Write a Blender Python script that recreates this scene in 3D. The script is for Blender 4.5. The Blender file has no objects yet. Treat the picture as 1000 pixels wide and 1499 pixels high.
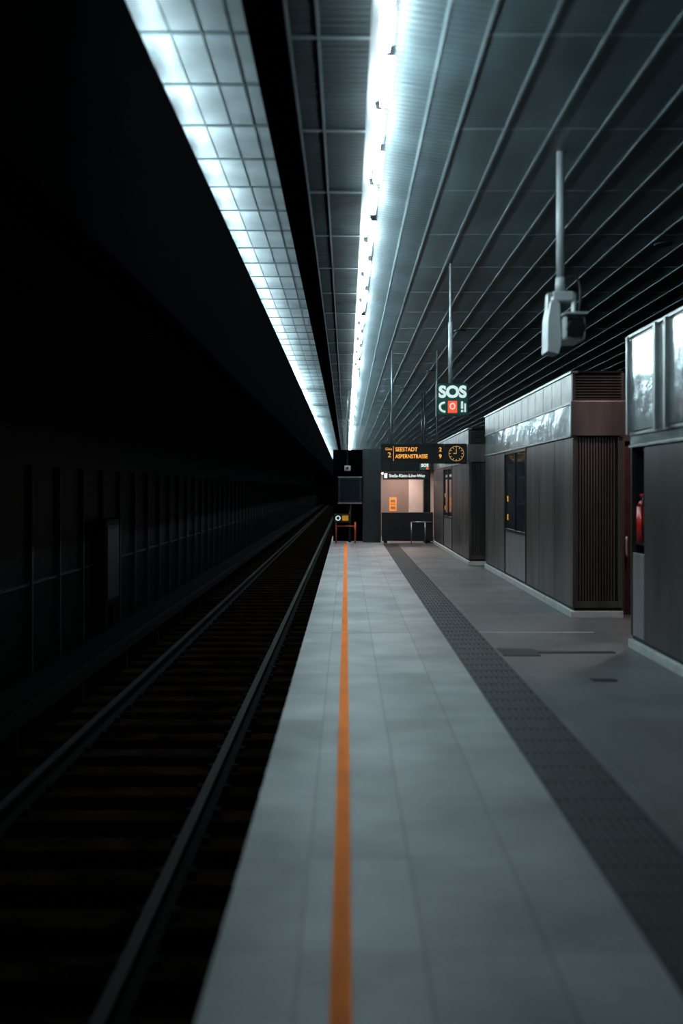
import bpy, math, random
from mathutils import Vector, Matrix
random.seed(4)
sc = bpy.context.scene
H = 1.6
CZ = 4.38      # ceiling height
YE = 150.0     # far end

# ---------------------------------------------------------------- materials
def new_mat(name):
    m = bpy.data.materials.new(name); m.use_nodes = True
    nt = m.node_tree
    return m, nt, nt.nodes['Principled BSDF']
def N(nt, t, **k):
    n = nt.nodes.new(t)
    for a, v in k.items(): setattr(n, a, v)
    return n
def mat(name, col, rough=0.5, metal=0.0, noise=0.25, scale=(6,6,6), bump=0.0, spec=0.5, emis=None, estr=0, bdist=.01):
    m, nt, b = new_mat(name)
    tc = N(nt,'ShaderNodeTexCoord'); mp = N(nt,'ShaderNodeMapping')
    mp.inputs['Scale'].default_value = scale
    nt.links.new(tc.outputs['Object'], mp.inputs['Vector'])
    nz = N(nt,'ShaderNodeTexNoise'); nz.inputs['Scale'].default_value = 1.0
    nz.inputs['Detail'].default_value = 5
    nt.links.new(mp.outputs[0], nz.inputs['Vector'])
    rp = N(nt,'ShaderNodeMapRange')
    rp.inputs['From Min'].default_value=.3; rp.inputs['From Max'].default_value=.7
    rp.inputs['To Min'].default_value = 1-noise; rp.inputs['To Max'].default_value = 1+noise
    nt.links.new(nz.outputs['Fac'], rp.inputs['Value'])
    vm = N(nt,'ShaderNodeVectorMath', operation='SCALE')
    vm.inputs[0].default_value = col[:3]
    nt.links.new(rp.outputs[0], vm.inputs['Scale'])
    nt.links.new(vm.outputs[0], b.inputs['Base Color'])
    b.inputs['Roughness'].default_value = rough
    b.inputs['Metallic'].default_value = metal
    b.inputs['Specular IOR Level'].default_value = spec
    if bump:
        bp = N(nt,'ShaderNodeBump'); bp.inputs['Strength'].default_value = bump
        bp.inputs['Distance'].default_value = bdist
        nt.links.new(nz.outputs['Fac'], bp.inputs['Height'])
        nt.links.new(bp.outputs[0], b.inputs['Normal'])
    if emis:
        b.inputs['Emission Color'].default_value = (*emis,1)
        b.inputs['Emission Strength'].default_value = estr
        if estr < 5: m.cycles.emission_sampling = 'NONE'
    return m

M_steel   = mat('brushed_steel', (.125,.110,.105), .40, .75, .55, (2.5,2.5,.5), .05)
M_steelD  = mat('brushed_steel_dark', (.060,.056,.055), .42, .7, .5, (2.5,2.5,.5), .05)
M_steelL  = mat('light_steel', (.30,.31,.31), .38, .8, .2, (5,5,1), .04)
M_perf    = mat('perforated_steel', (.19,.182,.178), .4, .8, .35, (3,3,3), .1)
M_frame   = mat('dark_frame', (.02,.022,.024), .35, .6, .15)
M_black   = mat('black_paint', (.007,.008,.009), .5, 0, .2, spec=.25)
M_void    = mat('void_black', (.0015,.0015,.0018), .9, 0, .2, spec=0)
M_glass   = mat('band_glass', (.42,.48,.50), .20, .8, .45, (2.2,2.2,3.5), .5, bdist=.03)
M_dglass  = mat('dark_door_glass', (.012,.016,.02), .07, 0, .2, (3,3,3), spec=.7)
M_plinth  = mat('plinth_white', (.42,.44,.43), .45, .1, .15)
M_slat    = mat('ceiling_slat_metal', (.090,.125,.137), .42, .45, .4, (1.2,.7,1), 0)
M_rail    = mat('ceiling_rail_metal', (.21,.27,.29), .45, .5, .15)
M_facet   = mat('ceiling_reflector_metal', (.050,.073,.081), .42, .5, .35, (2,1.1,2), .05)
M_dslat   = mat('dark_ceiling_panel', (.0035,.0048,.0055), .8, .0, .3, (3,3,3), spec=.05)
M_dline   = mat('dark_ceiling_tee', (.020,.027,.030), .5, .2, .1, spec=.2)
M_cvline  = mat('cove_bar', (.26,.33,.35), .5, .2, .1)
M_white   = mat('white_enamel', (.32,.35,.36), .4, 0, .08)
M_tube    = mat('tube_light', (.9,.9,.9), .5, 0, 0, emis=(.72,.94,1.0), estr=90)
M_cove    = mat('cove_tube_light', (.9,.9,.9), .5, 0, 0, emis=(.70,.93,1.0), estr=36)
M_warm    = mat('warm_light', (.9,.9,.9), .5, 0, 0, emis=(1,.72,.62), estr=10)
M_orange  = mat('orange_led', (.3,.12,.02), .5, 0, 0, emis=(1,.42,.06), estr=1.0)
M_wtext   = mat('white_sign_text', (.7,.75,.72), .5, 0, 0, emis=(.80,1,.92), estr=.5)
M_green   = mat('green_sign', (.01,.05,.038), .4, 0, .1, emis=(.0,.13,.09), estr=.12)
M_red     = mat('red_sign', (.7,.05,.02), .4, 0, .05, emis=(1,.09,.03), estr=.9)
M_yellow  = mat('yellow_sticker', (.7,.34,.02), .5, 0, .1, emis=(1,.45,.03), estr=.10)
M_oposter = mat('orange_poster', (.9,.30,.04), .5, 0, .1, emis=(1,.38,.04), estr=.25)
M_beige   = mat('beige_metal_wall', (.27,.215,.195), .45, .3, .12, (2,2,2))
M_cream   = mat('cream_column', (.55,.50,.47), .6, 0, .06)
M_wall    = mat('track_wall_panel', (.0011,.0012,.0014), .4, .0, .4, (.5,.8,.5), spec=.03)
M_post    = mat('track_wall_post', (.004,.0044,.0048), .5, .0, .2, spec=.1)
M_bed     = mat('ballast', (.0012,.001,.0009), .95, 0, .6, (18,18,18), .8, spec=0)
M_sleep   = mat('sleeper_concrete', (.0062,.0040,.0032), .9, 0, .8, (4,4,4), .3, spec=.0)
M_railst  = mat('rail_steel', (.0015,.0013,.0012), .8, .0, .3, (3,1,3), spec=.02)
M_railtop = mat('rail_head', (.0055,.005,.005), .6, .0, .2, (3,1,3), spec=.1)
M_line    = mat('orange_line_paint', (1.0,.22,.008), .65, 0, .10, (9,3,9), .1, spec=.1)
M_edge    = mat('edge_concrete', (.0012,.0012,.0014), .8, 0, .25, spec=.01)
M_cable   = mat('cable_rubber', (.01,.01,.01), .6)
M_rust    = mat('orange_pole', (.4,.07,.01), .5)
M_hatch   = mat('floor_hatch_metal', (.012,.014,.015), .5, .5, .2, (30,30,30), .3)
M_covepan = mat('cove_panel', (.62,.72,.76), .38, .0, .25, (1.5,1.9,1.5), .12)

# platform floor
def floor_mat():
    m, nt, b = new_mat('platform_tiles')
    tc = N(nt,'ShaderNodeTexCoord'); sp = N(nt,'ShaderNodeSeparateXYZ')
    nt.links.new(tc.outputs['Object'], sp.inputs[0])
    def math_(op, a, bb=None, c=None):
        n = N(nt,'ShaderNodeMath', operation=op)
        for i,v in enumerate((a,bb,c)):
            if v is None: continue
            if isinstance(v,(int,float)): n.inputs[i].default_value=v
            else: nt.links.new(v, n.inputs[i])
        return n.outputs[0]
    x = sp.outputs[0]; y = sp.outputs[1]
    u = math_('DIVIDE', math_('ADD', x, 0.16), 0.43)
    row = math_('FLOOR', u)
    v = math_('DIVIDE', y, 0.86)
    col = math_('FLOOR', v)
    fu = math_('FRACT', u); fv = math_('FRACT', v)
    def joint(f, w):
        d = math_('MINIMUM', f, math_('SUBTRACT', 1.0, f))
        return math_('LESS_THAN', d, w)
    ju = joint(fu, .012); jv = joint(fv, .005)
    cb = N(nt,'ShaderNodeCombineXYZ'); nt.links.new(row, cb.inputs[0]); nt.links.new(col, cb.inputs[1])
    wn = N(nt,'ShaderNodeTexWhiteNoise', noise_dimensions='2D'); nt.links.new(cb.outputs[0], wn.inputs['Vector'])
    nz = N(nt,'ShaderNodeTexNoise'); nz.inputs['Scale'].default_value = 1.3; nz.inputs['Detail'].default_value=6
    nt.links.new(tc.outputs['Object'], nz.inputs['Vector'])
    nz2 = N(nt,'ShaderNodeTexNoise'); nz2.inputs['Scale'].default_value = 60; nz2.inputs['Detail'].default_value=3
    nt.links.new(tc.outputs['Object'], nz2.inputs['Vector'])
    val = math_('ADD', math_('MULTIPLY', wn.outputs['Value'], .06), .215)
    val = math_('ADD', val, math_('MULTIPLY', math_('SUBTRACT', nz.outputs['Fac'], .5), .42))
    val = math_('ADD', val, math_('MULTIPLY', math_('SUBTRACT', nz2.outputs['Fac'], .5), .10))
    rgt_shade = math_('GREATER_THAN', x, 1.3)  # light falloff to the right, painted into the tile colour
    val = math_('MULTIPLY', val, math_('SUBTRACT', 1.0, math_('MULTIPLY', rgt_shade, .68)))
    j = math_('MAXIMUM', ju, math_('MULTIPLY', jv, .6))
    val = math_('MULTIPLY', val, math_('SUBTRACT', 1.0, math_('MULTIPLY', j, .36)))
    vm = N(nt,'ShaderNodeVectorMath', operation='SCALE'); vm.inputs[0].default_value=(.97,1.0,1.0)
    nt.links.new(val, vm.inputs['Scale']); nt.links.new(vm.outputs[0], b.inputs['Base Color'])
    b.inputs['Roughness'].default_value=.5; b.inputs['Specular IOR Level'].default_value=.35
    bp = N(nt,'ShaderNodeBump'); bp.inputs['Distance'].default_value=.003; bp.inputs['Strength'].default_value=.5
    nt.links.new(math_('SUBTRACT', nz2.outputs['Fac'], math_('MULTIPLY', j, 2.0)), bp.inputs['Height'])
    nt.links.new(bp.outputs[0], b.inputs['Normal'])
    return m
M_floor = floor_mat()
M_tact = mat('tactile_rubber', (.026,.028,.030), .65, 0, .2, (8,8,8), .1, spec=.3)

# ---------------------------------------------------------------- mesh helpers
def link(o, parent=None):
    sc.collection.objects.link(o)
    if parent: o.parent = parent
    return o
def empty(name):
    e = bpy.data.objects.new(name, None); e.empty_display_size=.2
    return link(e)
def boxes(name, bl, m, parent=None, bevel=0):
    vs=[]; fs=[]
    for (x0,x1,y0,y1,z0,z1) in bl:
        i=len(vs)
        vs += [(x0,y0,z0),(x1,y0,z0),(x1,y1,z0),(x0,y1,z0),(x0,y0,z1),(x1,y0,z1),(x1,y1,z1),(x0,y1,z1)]
        fs += [(i,i+3,i+2,i+1),(i+4,i+5,i+6,i+7),(i,i+1,i+5,i+4),(i+1,i+2,i+6,i+5),(i+2,i+3,i+7,i+6),(i+3,i,i+4,i+7)]
    me = bpy.data.meshes.new(name); me.from_pydata(vs,[],fs); me.materials.append(m)
    o = link(bpy.data.objects.new(name, me), parent)
    if bevel:
        b=o.modifiers.new('bevel','BEVEL'); b.width=bevel; b.segments=2
    return o
def prisms(name, pl, m, parent=None):
    """list of (profile [(x,z)...], y0, y1)"""
    vs=[]; fs=[]
    for prof,y0,y1 in pl:
        i=len(vs); n=len(prof)
        vs += [(x,y0,z) for x,z in prof] + [(x,y1,z) for x,z in prof]
        fs.append(tuple(i+k for k in range(n))); fs.append(tuple(i+n+k for k in reversed(range(n))))
        for k in range(n):
            k2=(k+1)%n
            fs.append((i+k,i+n+k,i+n+k2,i+k2))
    me = bpy.data.meshes.new(name); me.from_pydata(vs,[],fs); me.materials.append(m)
    import bmesh
    bm=bmesh.new(); bm.from_mesh(me); bmesh.ops.recalc_face_normals(bm, faces=bm.faces); bm.to_mesh(me); bm.free()
    return link(bpy.data.objects.new(name, me), parent)
def cyls(name, cl, m, parent=None, seg=24):
    """list of (p0,p1,r0,r1)"""
    import bmesh
    bm = bmesh.new()
    for p0,p1,r0,r1 in cl:
        p0=Vector(p0); p1=Vector(p1); d=p1-p0
        mt = Matrix.Translation((p0+p1)/2) @ d.to_track_quat('Z','Y').to_matrix().to_4x4()
        bmesh.ops.create_cone(bm, cap_ends=True, segments=seg, radius1=r0, radius2=r1, depth=d.length, matrix=mt)
    me=bpy.data.meshes.new(name); bm.to_mesh(me); bm.free(); me.materials.append(m)
    for p in me.polygons: p.use_smooth = len(p.vertices)==4
    return link(bpy.data.objects.new(name, me), parent)
def curve(name, pts, r, m, parent=None):
    cu=bpy.data.curves.new(name,'CURVE'); cu.dimensions='3D'; cu.bevel_depth=r; cu.bevel_resolution=3
    s=cu.splines.new('NURBS'); s.points.add(len(pts)-1)
    for p,q in zip(s.points,pts): p.co=(*q,1)
    s.use_endpoint_u=True; s.order_u=3
    cu.materials.append(m)
    return link(bpy.data.objects.new(name,cu), parent)
def text(name, body, x, y, z, size, m, parent=None, ax='LEFT', bold=.0, sx=1):
    cu=bpy.data.curves.new(name,'FONT'); cu.body=body; cu.size=size; cu.align_x=ax; cu.align_y='CENTER'
    cu.extrude=.003; cu.offset=bold; cu.materials.append(m)
    o=bpy.data.objects.new(name,cu); o.location=(x,y,z); o.rotation_euler=(math.pi/2,0,0); o.scale=(sx,1,1)
    return link(o,parent)

# ---------------------------------------------------------------- platform floor
EX=-0.453
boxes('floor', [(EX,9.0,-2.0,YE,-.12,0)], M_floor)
fl = empty('platform_edge')
boxes('retaining_face', [(EX+.16,EX+.4,-2,YE,-1.25,-.121)], M_edge, fl)
boxes('edge_support_brackets', [(EX+.03,EX+.16,y*2.0-1,y*2.0-.8,-.4,-.121) for y in range(0,32)], M_edge, fl)
boxes('orange_safety_line', [(-.052,.018,-2,28.9,0.0,.003)], M_line)
ts = empty('tactile_strip')
boxes('strip_base', [(1.06,1.475,-2,28.8,0.0,.004)], M_tact, ts)
bl=[]
y=1.8
while y<28:
    for k in range(9):
        xx=1.08+k*.0445
        bl.append((xx,xx+.022,y,y+.26,.004,.009))
    y+=.30
boxes('strip_ribs', bl, M_tact, ts)
boxes('expansion_joint', [(EX,2.75,11.05,11.085,0,.003)], mat('joint_metal',(.33,.35,.35),.6,.0,.1))
h=empty('floor_drain')
boxes('hatch_plate', [(1.50,1.86,9.5,9.93,0,.006)], M_hatch, h)
boxes('drain_slot', [(1.86,2.62,9.66,9.76,0,.006)], M_hatch, h)
boxes('small_access_cover', [(2.05,2.25,8.25,8.37,0,.006)], M_hatch)

# ---------------------------------------------------------------- track
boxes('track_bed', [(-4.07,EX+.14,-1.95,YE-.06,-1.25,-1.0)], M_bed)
tr=empty('railway_track')
bl=[]; y=-1.0
while y<YE-2:
    bl.append((-3.05,-.62,y,y+.26,-1.0,-.87)); y+=.6
boxes('sleepers', bl, M_sleep, tr, .015)
for i,xc in enumerate((-1.08,-2.52)):
    prof=[(-.07,0),(.07,0),(.07,.015),(.01,.035),(.01,.11),(.036,.12),(.036,.15),(-.036,.15),(-.036,.12),(-.01,.11),(-.01,.035),(-.07,.015)]
    prisms('rail_%d'%(i+1), [([(xc+a,-.87+b) for a,b in prof],-2,YE-1)], M_railst, tr)
    boxes('rail_head_%d'%(i+1), [(xc-.034,xc+.034,-2,YE-1,-.7199,-.712)], M_railtop, tr)
    cl=[]; y=-.87
    while y<40:
        cl.append((xc-.13,xc-.08,y-.04,y+.04,-.87,-.82)); cl.append((xc+.08,xc+.13,y-.04,y+.04,-.87,-.82)); y+=.6
    boxes('rail_clips_%d'%(i+1), cl, M_railst, tr)
boxes('cable_trough', [(-3.75,-3.35,-2,YE,-1.0,-.62)], M_edge)
cr=empty('conductor_rail')
boxes('conductor_bar', [(-3.28,-3.16,-2,YE-1,-.72,-.60)], M_railst, cr)
boxes('bar_supports', [(-3.26,-3.18,y*2.4,y*2.4+.08,-1.0,-.72) for y in range(0,60)], M_railst, cr)

# left wall
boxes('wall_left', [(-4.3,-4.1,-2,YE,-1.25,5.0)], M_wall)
boxes('trim_1', [(-4.1,-4.04,.3+k*1.25,.36+k*1.25,-1.0,1.9) for k in range(100)], M_post)
boxes('trim_2', [(-4.1,-4.07,-2,YE,z,z+.03) for z in (.35,)], M_post)
lb=empty('tunnel_wall_box')
boxes('cabinet', [(-4.03,-3.86,16.0,16.9,-.3,1.1)], M_wall, lb, .02)
boxes('cabinet_door', [(-3.86,-3.845,16.05,16.85,-.2,1.0)], M_post, lb)
boxes('cabinet_legs', [(-4.0,-3.9,16.1,16.2,-.999,-.3),(-4.0,-3.9,16.7,16.8,-.999,-.3)], M_wall, lb)

boxes('wall_back', [(-4.3,9,YE,YE+.2,-1.25,5)], M_void)
boxes('wall_right', [(9.0,9.2,-2,YE,0,5)], M_void)

# ---------------------------------------------------------------- ceiling
boxes('ceiling', [(-4.3,9,-2,YE,5.0,5.1)], M_void)
LIPX,LIPZ=-1.21,4.20        # lip of the dark soffit over the track
RZ=4.75                     # cove ceiling
RX=-.63
sf=empty('track_soffit')
prisms('soffit_box', [([(-4.09,LIPZ),(-1.62,LIPZ),(-1.62,2.95),(-1.36,2.95),(LIPX,LIPZ),(LIPX,LIPZ+.07),(LIPX-.34,LIPZ+.07),(LIPX-.34,5.0),(-4.09,5.0)],-1.9,YE-.1)], M_void, sf)  # downstand below the lip is added to keep lamp light off the track wall
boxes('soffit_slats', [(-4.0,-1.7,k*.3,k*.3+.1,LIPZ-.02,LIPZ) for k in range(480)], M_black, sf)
cv=empty('cove_light')
pl=[]; y=-1.9
while y<YE-1:
    pl.append((-1.55,RX,y,y+.865,RZ,RZ+.03)); y+=.88
boxes('cove_panels', pl, M_covepan, cv)
boxes('cove_cross_bars', [(-1.54,RX,-1.04+k*.88-.028,-1.04+k*.88+.013,RZ-.012,RZ-.0005) for k in range(0,160)], M_cvline, cv)
boxes('cove_long_bars', [(x-.005,x+.005,-1.9,YE-1,RZ-.008,RZ-.0005) for x in (-1.22,-1.0,-.80)], M_cvline, cv)
tb=[]; y=5.9
while y<YE-3:
    L = .44 if y<26 else 5
    tb.append((-1.42,-1.385,y,y+L,LIPZ+.27,LIPZ+.31)); y+=L+ (.44 if y<26 else 1.0)
boxes('cove_tubes', tb, M_cove, cv)
boxes('cove_tube_tray', [(-1.45,-1.375,-1.8,YE-3,LIPZ+.0705,LIPZ+.27)], M_void, cv)

# dark recess strip and left ceiling bay
dc=empty('ceiling_bay')
boxes('recess_side', [(RX,RX+.03,-2,YE-.5,CZ+.14,5.0)], M_void, dc)
boxes('recess_board', [(RX+.03,-.36,-2,YE-.5,CZ+.16,CZ+.20)], M_void, dc)
boxes('bay_panels', [(-.36,.15,-2,YE-.5,CZ,CZ+.02)], M_dslat, dc)
boxes('bay_long_tees', [(x-.008,x+.008,-2,YE-.5,CZ-.015,CZ) for x in (-.352,-.17)], M_dline, dc)
boxes('bay_cross_tees', [(-.344,.15,k*1.6-.3,k*1.6-.27,CZ-.015,CZ-.0005) for k in range(0,90)], M_dline, dc)
sl=[]; y=-1.5
while y<40:
    sl.append((-.34,.14,y,y+.03,CZ-.004,CZ-.001)); y+=.08
boxes('bay_slats', sl, M_dslat, dc)

# reflector facet right of the lamps
rc=empty('metal_ceiling')
fac=[(.30,CZ+.08),(.86,CZ)]
pl=[]; y=-1.7
while y<YE-1:
    pl.append(([fac[0],fac[1],(fac[1][0],fac[1][1]+.01),(fac[0][0],fac[0][1]+.01)],y,y+.785)); y+=.8
prisms('reflector_facet', pl, M_facet, rc)
pl=[]; y=-1.5
while y<45:
    pl.append(([fac[0],fac[1],(fac[1][0],fac[1][1]-.004),(fac[0][0],fac[0][1]-.004)],y,y+.025)); y+=.08
prisms('facet_ribs', pl, M_facet, rc)
sl=[]; y=-1.5
while y<YE-1:
    if y<60: sl.append((.86,8.9,y,y+.050,CZ,CZ+.003)); y+=.06
    else: sl.append((.86,8.9,y,y+.48,CZ,CZ+.003)); y+=.5
boxes('ceiling_slats', sl, M_slat, rc)
boxes('slat_backing', [(.86,8.99,-2,YE-.2,CZ+.008,CZ+.03)], M_frame, rc)
xs=[.60,.86]+[.86+.37*k for k in range(1,22)]
boxes('ceiling_rails', [(x-.010,x+.010,-1.8,YE-1,(CZ-.009 if x>.7 else CZ+.025),(CZ-.0005 if x>.7 else CZ+.033)) for x in xs], M_rail, rc)
boxes('ceiling_crossbars', [(.86,8.9,k*1.6-.32,k*1.6-.295,CZ-.005,CZ-.0007) for k in range(0,90)], M_rail, rc)

# ---------------------------------------------------------------- fluorescent line
LX=.232; LZ=4.23
lf=empty('fluorescent_light_line')
boxes('housing', [(.15,.30,-1.5,YE-3,CZ+.0,CZ+.14)], M_frame, lf)
tubes=[]; caps=[]; hang=[]
y=5.15; n=0
while y<YE-8:
    L=.78 if y<22 else (2.4 if y<50 else 6)
    off = .02 if n%2 else -.02
    if n<=5: off+=.012
    tubes.append((LX+off-.028,LX+off+.028,y,y+L,LZ-.028,LZ+.028))
    caps.append((LX+off-.03,LX+off+.03,y-.02,y,LZ-.03,LZ+.03)); caps.append((LX+off-.03,LX+off+.03,y+L,y+L+.02,LZ-.03,LZ+.03))
    hang.append((LX-.012,LX+.012,y+.2,y+.26,LZ+.0285,CZ+.001))
    y+=L+.07; n+=1
    if n==5: y+=.30
    elif n>5 and (n-5)%6==0: y+=.2
boxes('tubes', tubes, M_tube, lf)
boxes('tube_caps', caps, M_frame, lf)
boxes('tube_hangers', hang, M_steelL, lf)

# ---------------------------------------------------------------- kiosks
def panels(y0,y1,w):
    n=max(1,round((y1-y0)/w)); s=(y1-y0)/n
    return [(y0+i*s,y0+(i+1)*s) for i in range(n)]
def kiosk(name,X,y0,y1,X2,zt,zA,zB,doors=(),front=True,pw=1.15,core_y1=None,niche=False,steel=None):
    steel = steel or M_steel
    k=empty(name)
    boxes('core',[(X+.05,X2-.02,y0+.05,(core_y1 or y1)-.02,0,zt-.02)],M_black,k)
    boxes('plinth',[(X-.025,X2,y0-.02,y1,0,.085)],M_plinth,k,.006)
    boxes('shadow_gap',[(X+.02,X2-.01,y0+.02,y1-.01,.0851,.125)],M_black,k)
    segs=[]; c=y0+.03
    for (a,b) in sorted(doors):
        if a-c>.05: segs.append((c,a))
        c=b
    if y1-c>.05: segs.append((c,y1))
    low=[]
    for a,b in segs:
        for p,q in panels(a,b,pw): low.append((X,X+.05,p+.006,q-.006,.125,zA-.01))
    boxes('side_panels',low,steel,k,.004)
    boxes('glass_band',[(X-.005,X+.045,p+.008,q-.008,zA+.01,zB-.01) for p,q in panels(y0+.03,y1,pw)],M_glass,k)
    boxes('band_rails',[(X-.02,X+.05,y0,y1,zA-.012,zA+.012),(X-.02,X+.05,y0,y1,zB-.012,zB+.012),(X-.03,X+.06,y0-.02,y1,zt-.03,zt)],M_steelL,k,.003)
    boxes('top_panels',[(X-.01,X+.04,p+.008,q-.008,zB+.012,zt-.03) for p,q in panels(y0+.03,y1,pw/2)],M_perf,k,.003)
    boxes('roof_lid',[(X,X2,y0,y1,zt-.02,zt)],M_frame,k)
    if not niche:
      for i,(a,b) in enumerate(sorted(doors)):
        boxes('door_glass_%d'%i,[(X+.02,X+.05,a+.05,b-.05,.90,zA-.04)],M_dglass,k)
        boxes('door_lower_%d'%i,[(X+.005,X+.05,a+.04,b-.04,.13,.86)],M_steelL,k,.004)
        mid=(a+b)/2
        fr=[(X-.01,X+.05,a,a+.05,.125,zA-.012),(X-.01,X+.05,b-.05,b,.125,zA-.012),(X-.005,X+.05,a+.05,b-.05,.86,.90),(X-.005,X+.05,a+.05,b-.05,zA-.06,zA-.012)]
        fr.append((X-.002,X+.05,mid-.02,mid+.02,.90,zA-.06))
        boxes('door_frame_%d'%i,fr,M_frame,k)
        boxes('warning_stickers_%d'%i,[(X+.015,X+.0195,b-.30,b-.17,1.05+.32*j,1.15+.32*j) for j in (0,1)],M_yellow,k)
    if front:
        w=X2-X
        boxes('end_frame',[(X,X+.045,y0,y0+.05,.125,zA-.01),(X2-.06,X2,y0,y0+.05,.125,zA-.01),(X+.045,X2-.06,y0,y0+.05,.125,.20)],M_steel,k,.004)
        boxes('end_louvre',[(X+.05+j*.035,X+.05+j*.035+.017,y0+.012,y0+.045,.205,zA-.02) for j in range(int((w-.12)/.035))],M_steel,k)
        boxes('end_band',[(X-.03,X2+.02,y0-.03,y0+.03,zA,zB+.02)],M_steel,k,.004)
        boxes('end_top_louvre',[(X+.03,X2-.02,y0,y0+.04,zB+.035+j*.035,zB+.052+j*.035) for j in range(int((zt-zB-.06)/.035))],M_steelD,k)
        boxes('end_corner',[(X-.005,X+.03,y0-.002,y0+.05,zB+.02,zt-.03),(X2-.02,X2+.01,y0-.002,y0+.05,zB+.02,zt-.03)],M_steelD,k,.003)
    return k
kiosk('platform_kiosk',2.80,12.3,20.0,3.42,3.05,2.25,2.66,doors=[(15.5,17.6)])
kiosk('platform_kiosk',2.55,20.7,29.0,3.5,2.86,2.15,2.5,doors=[(24.0,26.1)])
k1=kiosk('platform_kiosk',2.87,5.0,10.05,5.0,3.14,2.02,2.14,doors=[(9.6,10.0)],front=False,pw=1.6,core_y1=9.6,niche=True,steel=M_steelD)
boxes('niche_walls',[(2.90,4.98,10.01,10.04,.125,3.12),(3.15,3.2,9.58,10.01,.125,2.0),(2.90,3.15,9.58,10.01,1.98,2.0)],M_black,k1)
boxes('niche_lower_door',[(2.875,2.90,9.61,9.99,.13,.96)],M_steelL,k1,.004)
boxes('upper_core',[(2.92,4.98,9.58,10.01,2.02,3.12)],M_black,k1)
boxes('tall_glass',[(2.85,2.862,5.05,9.08,2.17,3.08),(2.85,2.862,9.12,10.03,2.17,3.08)],M_glass,k1)
boxes('glass_mullions',[(2.81,2.85,9.07,9.13,2.14,3.12),(2.81,2.85,8.78,8.83,2.14,3.12),(2.82,2.85,7.4,7.44,2.14,3.12),(2.82,2.85,10.0,10.045,2.14,3.12)],M_steelL,k1)
fe=k1
EXX,EY=2.945,9.90
M_ext=mat('extinguisher_red',(.40,.010,.008),.35)
cyls('extinguisher_body',[((EXX,EY,1.06),(EXX,EY,1.42),.055,.055),((EXX,EY,1.42),(EXX,EY,1.48),.055,.022)],M_ext,fe)
cyls('extinguisher_valve',[((EXX,EY,1.48),(EXX,EY,1.53),.016,.016)],M_black,fe)
boxes('extinguisher_lever',[(EXX-.01,EXX+.01,EY-.06,EY+.04,1.53,1.545)],M_ext,fe)
boxes('extinguisher_shelf',[(2.90,3.15,9.70,10.01,1.04,1.06)],M_frame,fe)
curve('extinguisher_hose',[(EXX,EY-.02,1.51),(EXX-.03,EY-.08,1.46),(EXX-.03,EY-.09,1.25),(EXX-.02,EY-.07,1.12)],.007,M_frame,fe)

boxes('wall_service',[(4.45,8.9,12.6,12.75,0,3.05),(3.46,4.45,12.6,12.75,2.2,3.05)],M_steel)
dd=empty('door_1')
boxes('leaf',[(3.52,4.40,12.64,12.69,.01,2.16)],mat('door_brown',(.06,.03,.027),.45,.3),dd)
boxes('frame',[(3.46,3.52,12.58,12.70,0,2.2),(4.40,4.46,12.58,12.70,0,2.2)],M_steel,dd)
curve('handle',[(3.56,12.64,.74),(3.535,12.56,.74),(3.53,12.55,.78),(3.53,12.55,.94),(3.535,12.56,.98),(3.56,12.64,.98)],.014,M_plinth,dd)

# ---------------------------------------------------------------- CCTV
cc=empty('cctv_camera')
cx,cy=1.77,8.23
cyls('pole',[((cx,cy,3.30),(cx,cy,CZ),.032,.032),((cx,cy,3.22),(cx,cy,3.34),.044,.038)],M_white,cc)
boxes('junction_box',[(cx-.07,cx+.10,cy-.06,cy+.06,3.14,3.22)],M_white,cc,.01)
boxes('yoke',[(cx-.115,cx-.10,cy-.05,cy+.05,3.0,3.20),(cx+.10,cx+.115,cy-.05,cy+.05,3.0,3.20),(cx-.115,cx+.115,cy-.05,cy+.05,3.19,3.205)],M_white,cc,.003)
prisms('speaker_housing',[([(cx-.13,2.72),(cx-.04,2.70),(cx-.02,2.78),(cx-.03,3.10),(cx-.06,3.15),(cx-.10,3.13),(cx-.125,2.98)],cy-.12,cy+.12)],M_white,cc)
boxes('camera_body',[(cx-.015,cx+.165,cy-.20,cy+.18,2.80,3.0)],M_white,cc,.03)
boxes('camera_hood',[(cx-.02,cx+.17,cy-.26,cy+.16,3.0,3.015)],M_white,cc,.004)
cyls('camera_lens',[((cx+.08,cy-.245,2.89),(cx+.08,cy-.19,2.89),.07,.075)],M_black,cc)
cyls('camera_lens_ring',[((cx+.08,cy-.25,2.89),(cx+.08,cy-.245,2.89),.05,.05)],M_frame,cc)
boxes('camera_front',[(cx+.01,cx+.14,cy-.21,cy-.2,2.825,2.975)],M_frame,cc)
boxes('rear_box',[(cx+.13,cx+.19,cy-.05,cy+.10,2.86,3.02)],M_frame,cc,.01)
curve('cable',[(cx+.02,cy,3.32),(cx+.10,cy,3.38),(cx+.165,cy,3.30),(cx+.17,cy,3.15),(cx+.15,cy,3.02),(cx+.12,cy,2.97)],.009,M_cable,cc)

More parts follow.
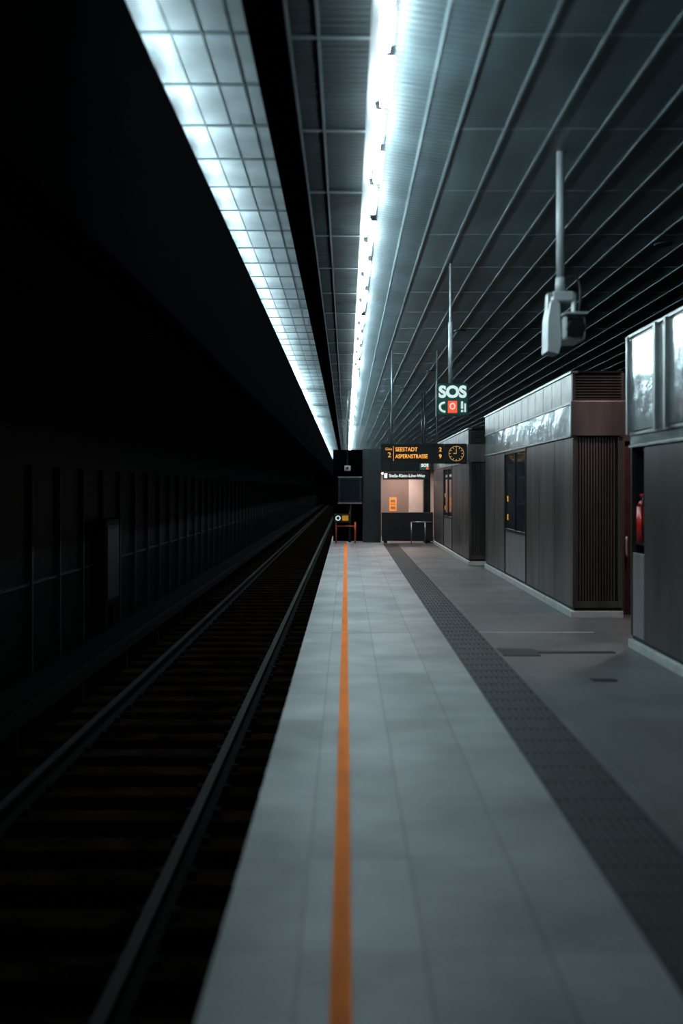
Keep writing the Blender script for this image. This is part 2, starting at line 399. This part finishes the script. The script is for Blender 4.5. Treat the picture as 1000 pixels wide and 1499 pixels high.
# ---------------------------------------------------------------- SOS sign
so=empty('sos_sign')
sy=12.24; s0,s1=1.117,1.496; zc0,zc1=2.50,2.886; sm=(s0+s1)/2
cyls('pole',[((sm-.02,sy+.06,zc1),(sm-.02,sy+.06,CZ),.012,.012),((sm-.02,sy+.06,zc1),(sm-.02,sy+.06,3.65),.026,.026)],M_white,so)
boxes('sign_box',[(s0,s1,sy,sy+.12,zc0,zc1)],M_green,so,.008)
boxes('sign_rim',[(s0-.008,s0,sy-.004,sy+.124,zc0,zc1),(s1,s1+.008,sy-.004,sy+.124,zc0,zc1),(s0-.008,s1+.008,sy-.004,sy+.124,zc1,zc1+.008),(s0-.008,s1+.008,sy-.004,sy+.124,zc0-.008,zc0)],M_frame,so)
text('sos_text','SOS',sm,sy-.004,zc1-.105,.195,M_wtext,so,'CENTER',.008)
zz=zc0+.10
curve('phone_icon',[(s0+.095,sy-.005,zz+.055),(s0+.045,sy-.005,zz+.045),(s0+.03,sy-.005,zz),(s0+.05,sy-.005,zz-.05),(s0+.10,sy-.005,zz-.06)],.013,M_wtext,so)
boxes('red_icon',[(sm-.055,sm+.055,sy-.005,sy-.001,zz-.07,zz+.075)],M_red,so)
curve('icon_ring',[(sm+.03*math.cos(a*math.pi/6),sy-.008,zz+.01+.035*math.sin(a*math.pi/6)) for a in range(13)],.006,M_wtext,so)
boxes('alert_icon',[(s1-.085,s1-.06,sy-.005,sy-.001,zz-.02,zz+.07),(s1-.085,s1-.06,sy-.005,sy-.001,zz-.06,zz-.035),(s1-.045,s1-.025,sy-.005,sy-.001,zz-.06,zz+.045)],M_wtext,so)

# ---------------------------------------------------------------- departure display
dp=empty('departure_display')
dy_=20.0
boxes('display_case',[(.70,1.955,dy_,dy_+.22,2.11,2.49)],M_black,dp,.015)
boxes('display_rim',[(.69,1.965,dy_-.01,dy_+.01,2.475,2.50),(.69,1.965,dy_-.01,dy_+.01,2.10,2.125)],M_frame,dp)
cyls('hanger_poles',[((.92,dy_+.1,2.49),(.92,dy_+.1,CZ),.013,.013),((1.83,dy_+.1,2.49),(1.83,dy_+.1,CZ),.013,.013)],M_rail,dp)
text('line_label','Gleis',.78,dy_-.012,2.39,.07,M_orange,dp)
text('track_number','2',.83,dy_-.012,2.27,.14,M_orange,dp)
text('destination_text','SEESTADT',.985,dy_-.012,2.38,.112,M_orange,dp,bold=.002,sx=.88)
text('destination_text_b','ASPERNSTRASSE',.985,dy_-.012,2.24,.112,M_orange,dp,bold=.002,sx=.80)
text('minutes','2',1.86,dy_-.012,2.38,.112,M_orange,dp,bold=.002)
text('minutes_b','9',1.86,dy_-.012,2.24,.112,M_orange,dp,bold=.002)
boxes('divider',[(.945,.952,dy_-.013,dy_-.009,2.15,2.45)],M_orange,dp)
ck=empty('platform_clock')
boxes('clock_case',[(1.97,2.43,dy_,dy_+.22,2.10,2.50)],M_black,ck,.02)
boxes('clock_arm',[(1.9551,1.9699,dy_+.08,dy_+.14,2.25,2.35)],M_black,ck)
ccx,ccz=2.21,2.30
M_clk=mat('clock_glow',(.3,.15,.04),.5,0,0,emis=(1,.55,.15),estr=.55)
curve('dial_ring',[(ccx+.150*math.cos(a*math.pi/12),dy_-.006,ccz+.150*math.sin(a*math.pi/12)) for a in range(25)],.004,M_clk,ck)
cyls('hour_marks',[((ccx+.11*math.cos(a*math.pi/6),dy_-.006,ccz+.11*math.sin(a*math.pi/6)),(ccx+.138*math.cos(a*math.pi/6),dy_-.006,ccz+.138*math.sin(a*math.pi/6)),.006,.006) for a in range(12)],M_clk,ck,8)
cyls('hands',[((ccx,dy_-.008,ccz),(ccx-.06,dy_-.008,ccz+.005),.007,.007),((ccx,dy_-.008,ccz),(ccx,dy_-.008,ccz+.095),.005,.005)],M_clk,ck,8)

# ---------------------------------------------------------------- far portal / exit
po=empty('exit_portal')
boxes('column',[(.506,1.03,29.5,30.2,0,2.78)],mat('dark_teal_column',(.014,.021,.024),.35,.3),po,.01)
boxes('soffit',[(1.03,2.50,29.55,32.7,2.10,2.78)],M_black,po)
boxes('column_right',[(2.30,2.50,29.55,29.9,0,2.10)],M_frame,po)
er=empty('exit_hall')
boxes('back_wall',[(.5,2.06,33.0,33.1,0,2.78)],M_beige,er)
boxes('cream_pillar',[(2.06,3.4,32.8,33.1,0,2.78)],M_cream,er)
boxes('ceiling_light_panel',[(1.15,2.25,31.0,32.5,2.07,2.099)],M_warm,er)
boxes('poster',[(1.43,1.67,32.98,32.999,.85,1.30)],M_oposter,er)
boxes('poster_print',[(1.47,1.63,32.972,32.979,.92,1.0),(1.47,1.63,32.972,32.979,1.06,1.09),(1.47,1.63,32.972,32.979,1.14,1.23)],M_beige,er)
es=empty('exit_sign')
boxes('sign_board',[(1.07,2.42,28.9,28.98,1.86,2.08)],M_black,es,.01)
cyls('sign_hangers',[((1.3,28.94,2.08),(1.3,28.94,CZ),.012,.012),((2.2,28.94,2.08),(2.2,28.94,CZ),.012,.012)],M_frame,es)
text('exit_text','Stella-Klein-Löw-Weg',1.24,28.89,1.965,.12,M_wtext,es,bold=.002,sx=.98)
boxes('exit_pictogram',[(1.10,1.19,28.885,28.895,1.90,2.04)],M_wtext,es)
s2=empty('sos_sign')
boxes('sign_box',[(2.12,2.40,28.6,28.68,2.14,2.36)],M_green,s2)
cyls('hanger',[((2.26,28.64,2.36),(2.26,28.64,CZ),.012,.012)],M_frame,s2)
text('sos_text','SOS',2.255,28.59,2.26,.12,M_wtext,s2,'CENTER',.004)
boxes('red_icon',[(2.3,2.36,28.585,28.595,2.15,2.2)],M_red,s2)
ct=empty('stair_barrier')
boxes('barrier_panel',[(1.04,2.54,29.1,29.3,.06,.90)],M_black,ct,.01)
boxes('barrier_feet',[(1.1,1.2,29.15,29.25,0,.06),(2.3,2.4,29.15,29.25,0,.06)],M_black,ct)
cyls('handrail',[((1.9,29.05,.62),(2.5,29.05,.62),.014,.014)]+[((x,29.05,0.0),(x,29.05,.62),.014,.014) for x in (1.9,2.3)],M_steelL,ct)
mo=empty('driver_monitor')
boxes('monitor_case',[(-.25,.46,29.5,29.8,1.15,1.95)],M_frame,mo,.02)
boxes('monitor_screen',[(-.18,.39,29.485,29.4995,1.23,1.87)],M_dglass,mo)
boxes('monitor_rim',[(-.25,.46,29.47,29.4845,1.15,1.18),(-.25,.46,29.47,29.4845,1.92,1.95)],M_steelL,mo)
cyls('monitor_pole',[((.1,29.65,0),(.1,29.65,1.15),.04,.04)],M_frame,mo)
sc2=empty('cctv_camera')
boxes('camera_body',[(-.05,.12,28.0,28.35,2.10,2.24)],M_white,sc2,.01)
cyls('camera_pole',[((.03,28.2,2.24),(.03,28.2,CZ),.015,.015)],M_frame,sc2)
cyls('camera_lens',[((.03,27.96,2.17),(.03,28.0,2.17),.04,.04)],M_black,sc2)
gt=empty('platform_end_gate')
boxes('gate_board',[(-.36,.10,29.0,29.05,.60,.86)],M_black,gt,.01)
boxes('gate_sign',[(-.12,.06,28.985,28.9995,.66,.81)],M_yellow,gt)
cyls('gate_roundel',[((-.24,28.985,.735),(-.24,28.999,.735),.075,.075)],M_wtext,gt)
cyls('gate_roundel_hole',[((-.24,28.98,.735),(-.24,28.9849,.735),.045,.045)],M_black,gt)
cyls('gate_posts',[((-.30,29.08,0),(-.30,29.08,.86),.02,.02),((.26,29.08,0),(.26,29.08,.62),.025,.025),((-.3,29.08,.5),(.26,29.08,.5),.015,.015)],M_rust,gt)
boxes('end_screen_wall',[(-.40,.506,30.3,30.4,0,2.78)],M_void)
def downlight(x,y,e):
    d=empty('ceiling_downlight')
    cyls('bezel',[((x,y,CZ-.02),(x,y,CZ-.0005),.09,.11)],M_frame,d)
    l=bpy.data.lights.new('downlight_lamp','SPOT'); l.energy=e; l.color=(1,.66,.62); l.spot_size=math.radians(95); l.spot_blend=.6; l.shadow_soft_size=.06
    o=bpy.data.objects.new('downlight_lamp',l); o.location=(x,y,CZ-.10); link(o,d)
downlight(2.0,17.5,190); downlight(2.0,23.5,280); downlight(1.6,27.5,280); downlight(3.6,11.3,260)

# ---------------------------------------------------------------- world & camera
w=bpy.data.worlds.new('w'); sc.world=w; w.use_nodes=True
w.node_tree.nodes['Background'].inputs[0].default_value=(.5,.7,.8,1)
w.node_tree.nodes['Background'].inputs[1].default_value=.001
cam=bpy.data.cameras.new('camera'); co=link(bpy.data.objects.new('camera',cam))
co.location=(0,0,H); co.rotation_euler=(math.pi/2,0,0)
cam.sensor_fit='VERTICAL'; cam.sensor_height=36; cam.sensor_width=24; cam.lens=35
cam.shift_x=-7/1499; cam.shift_y=-34.5/1499
cam.dof.use_dof=True; cam.dof.focus_distance=18; cam.dof.aperture_fstop=.9
cam.clip_end=200
sc.camera=co
sc.view_settings.view_transform='Standard'
sc.view_settings.look='None'
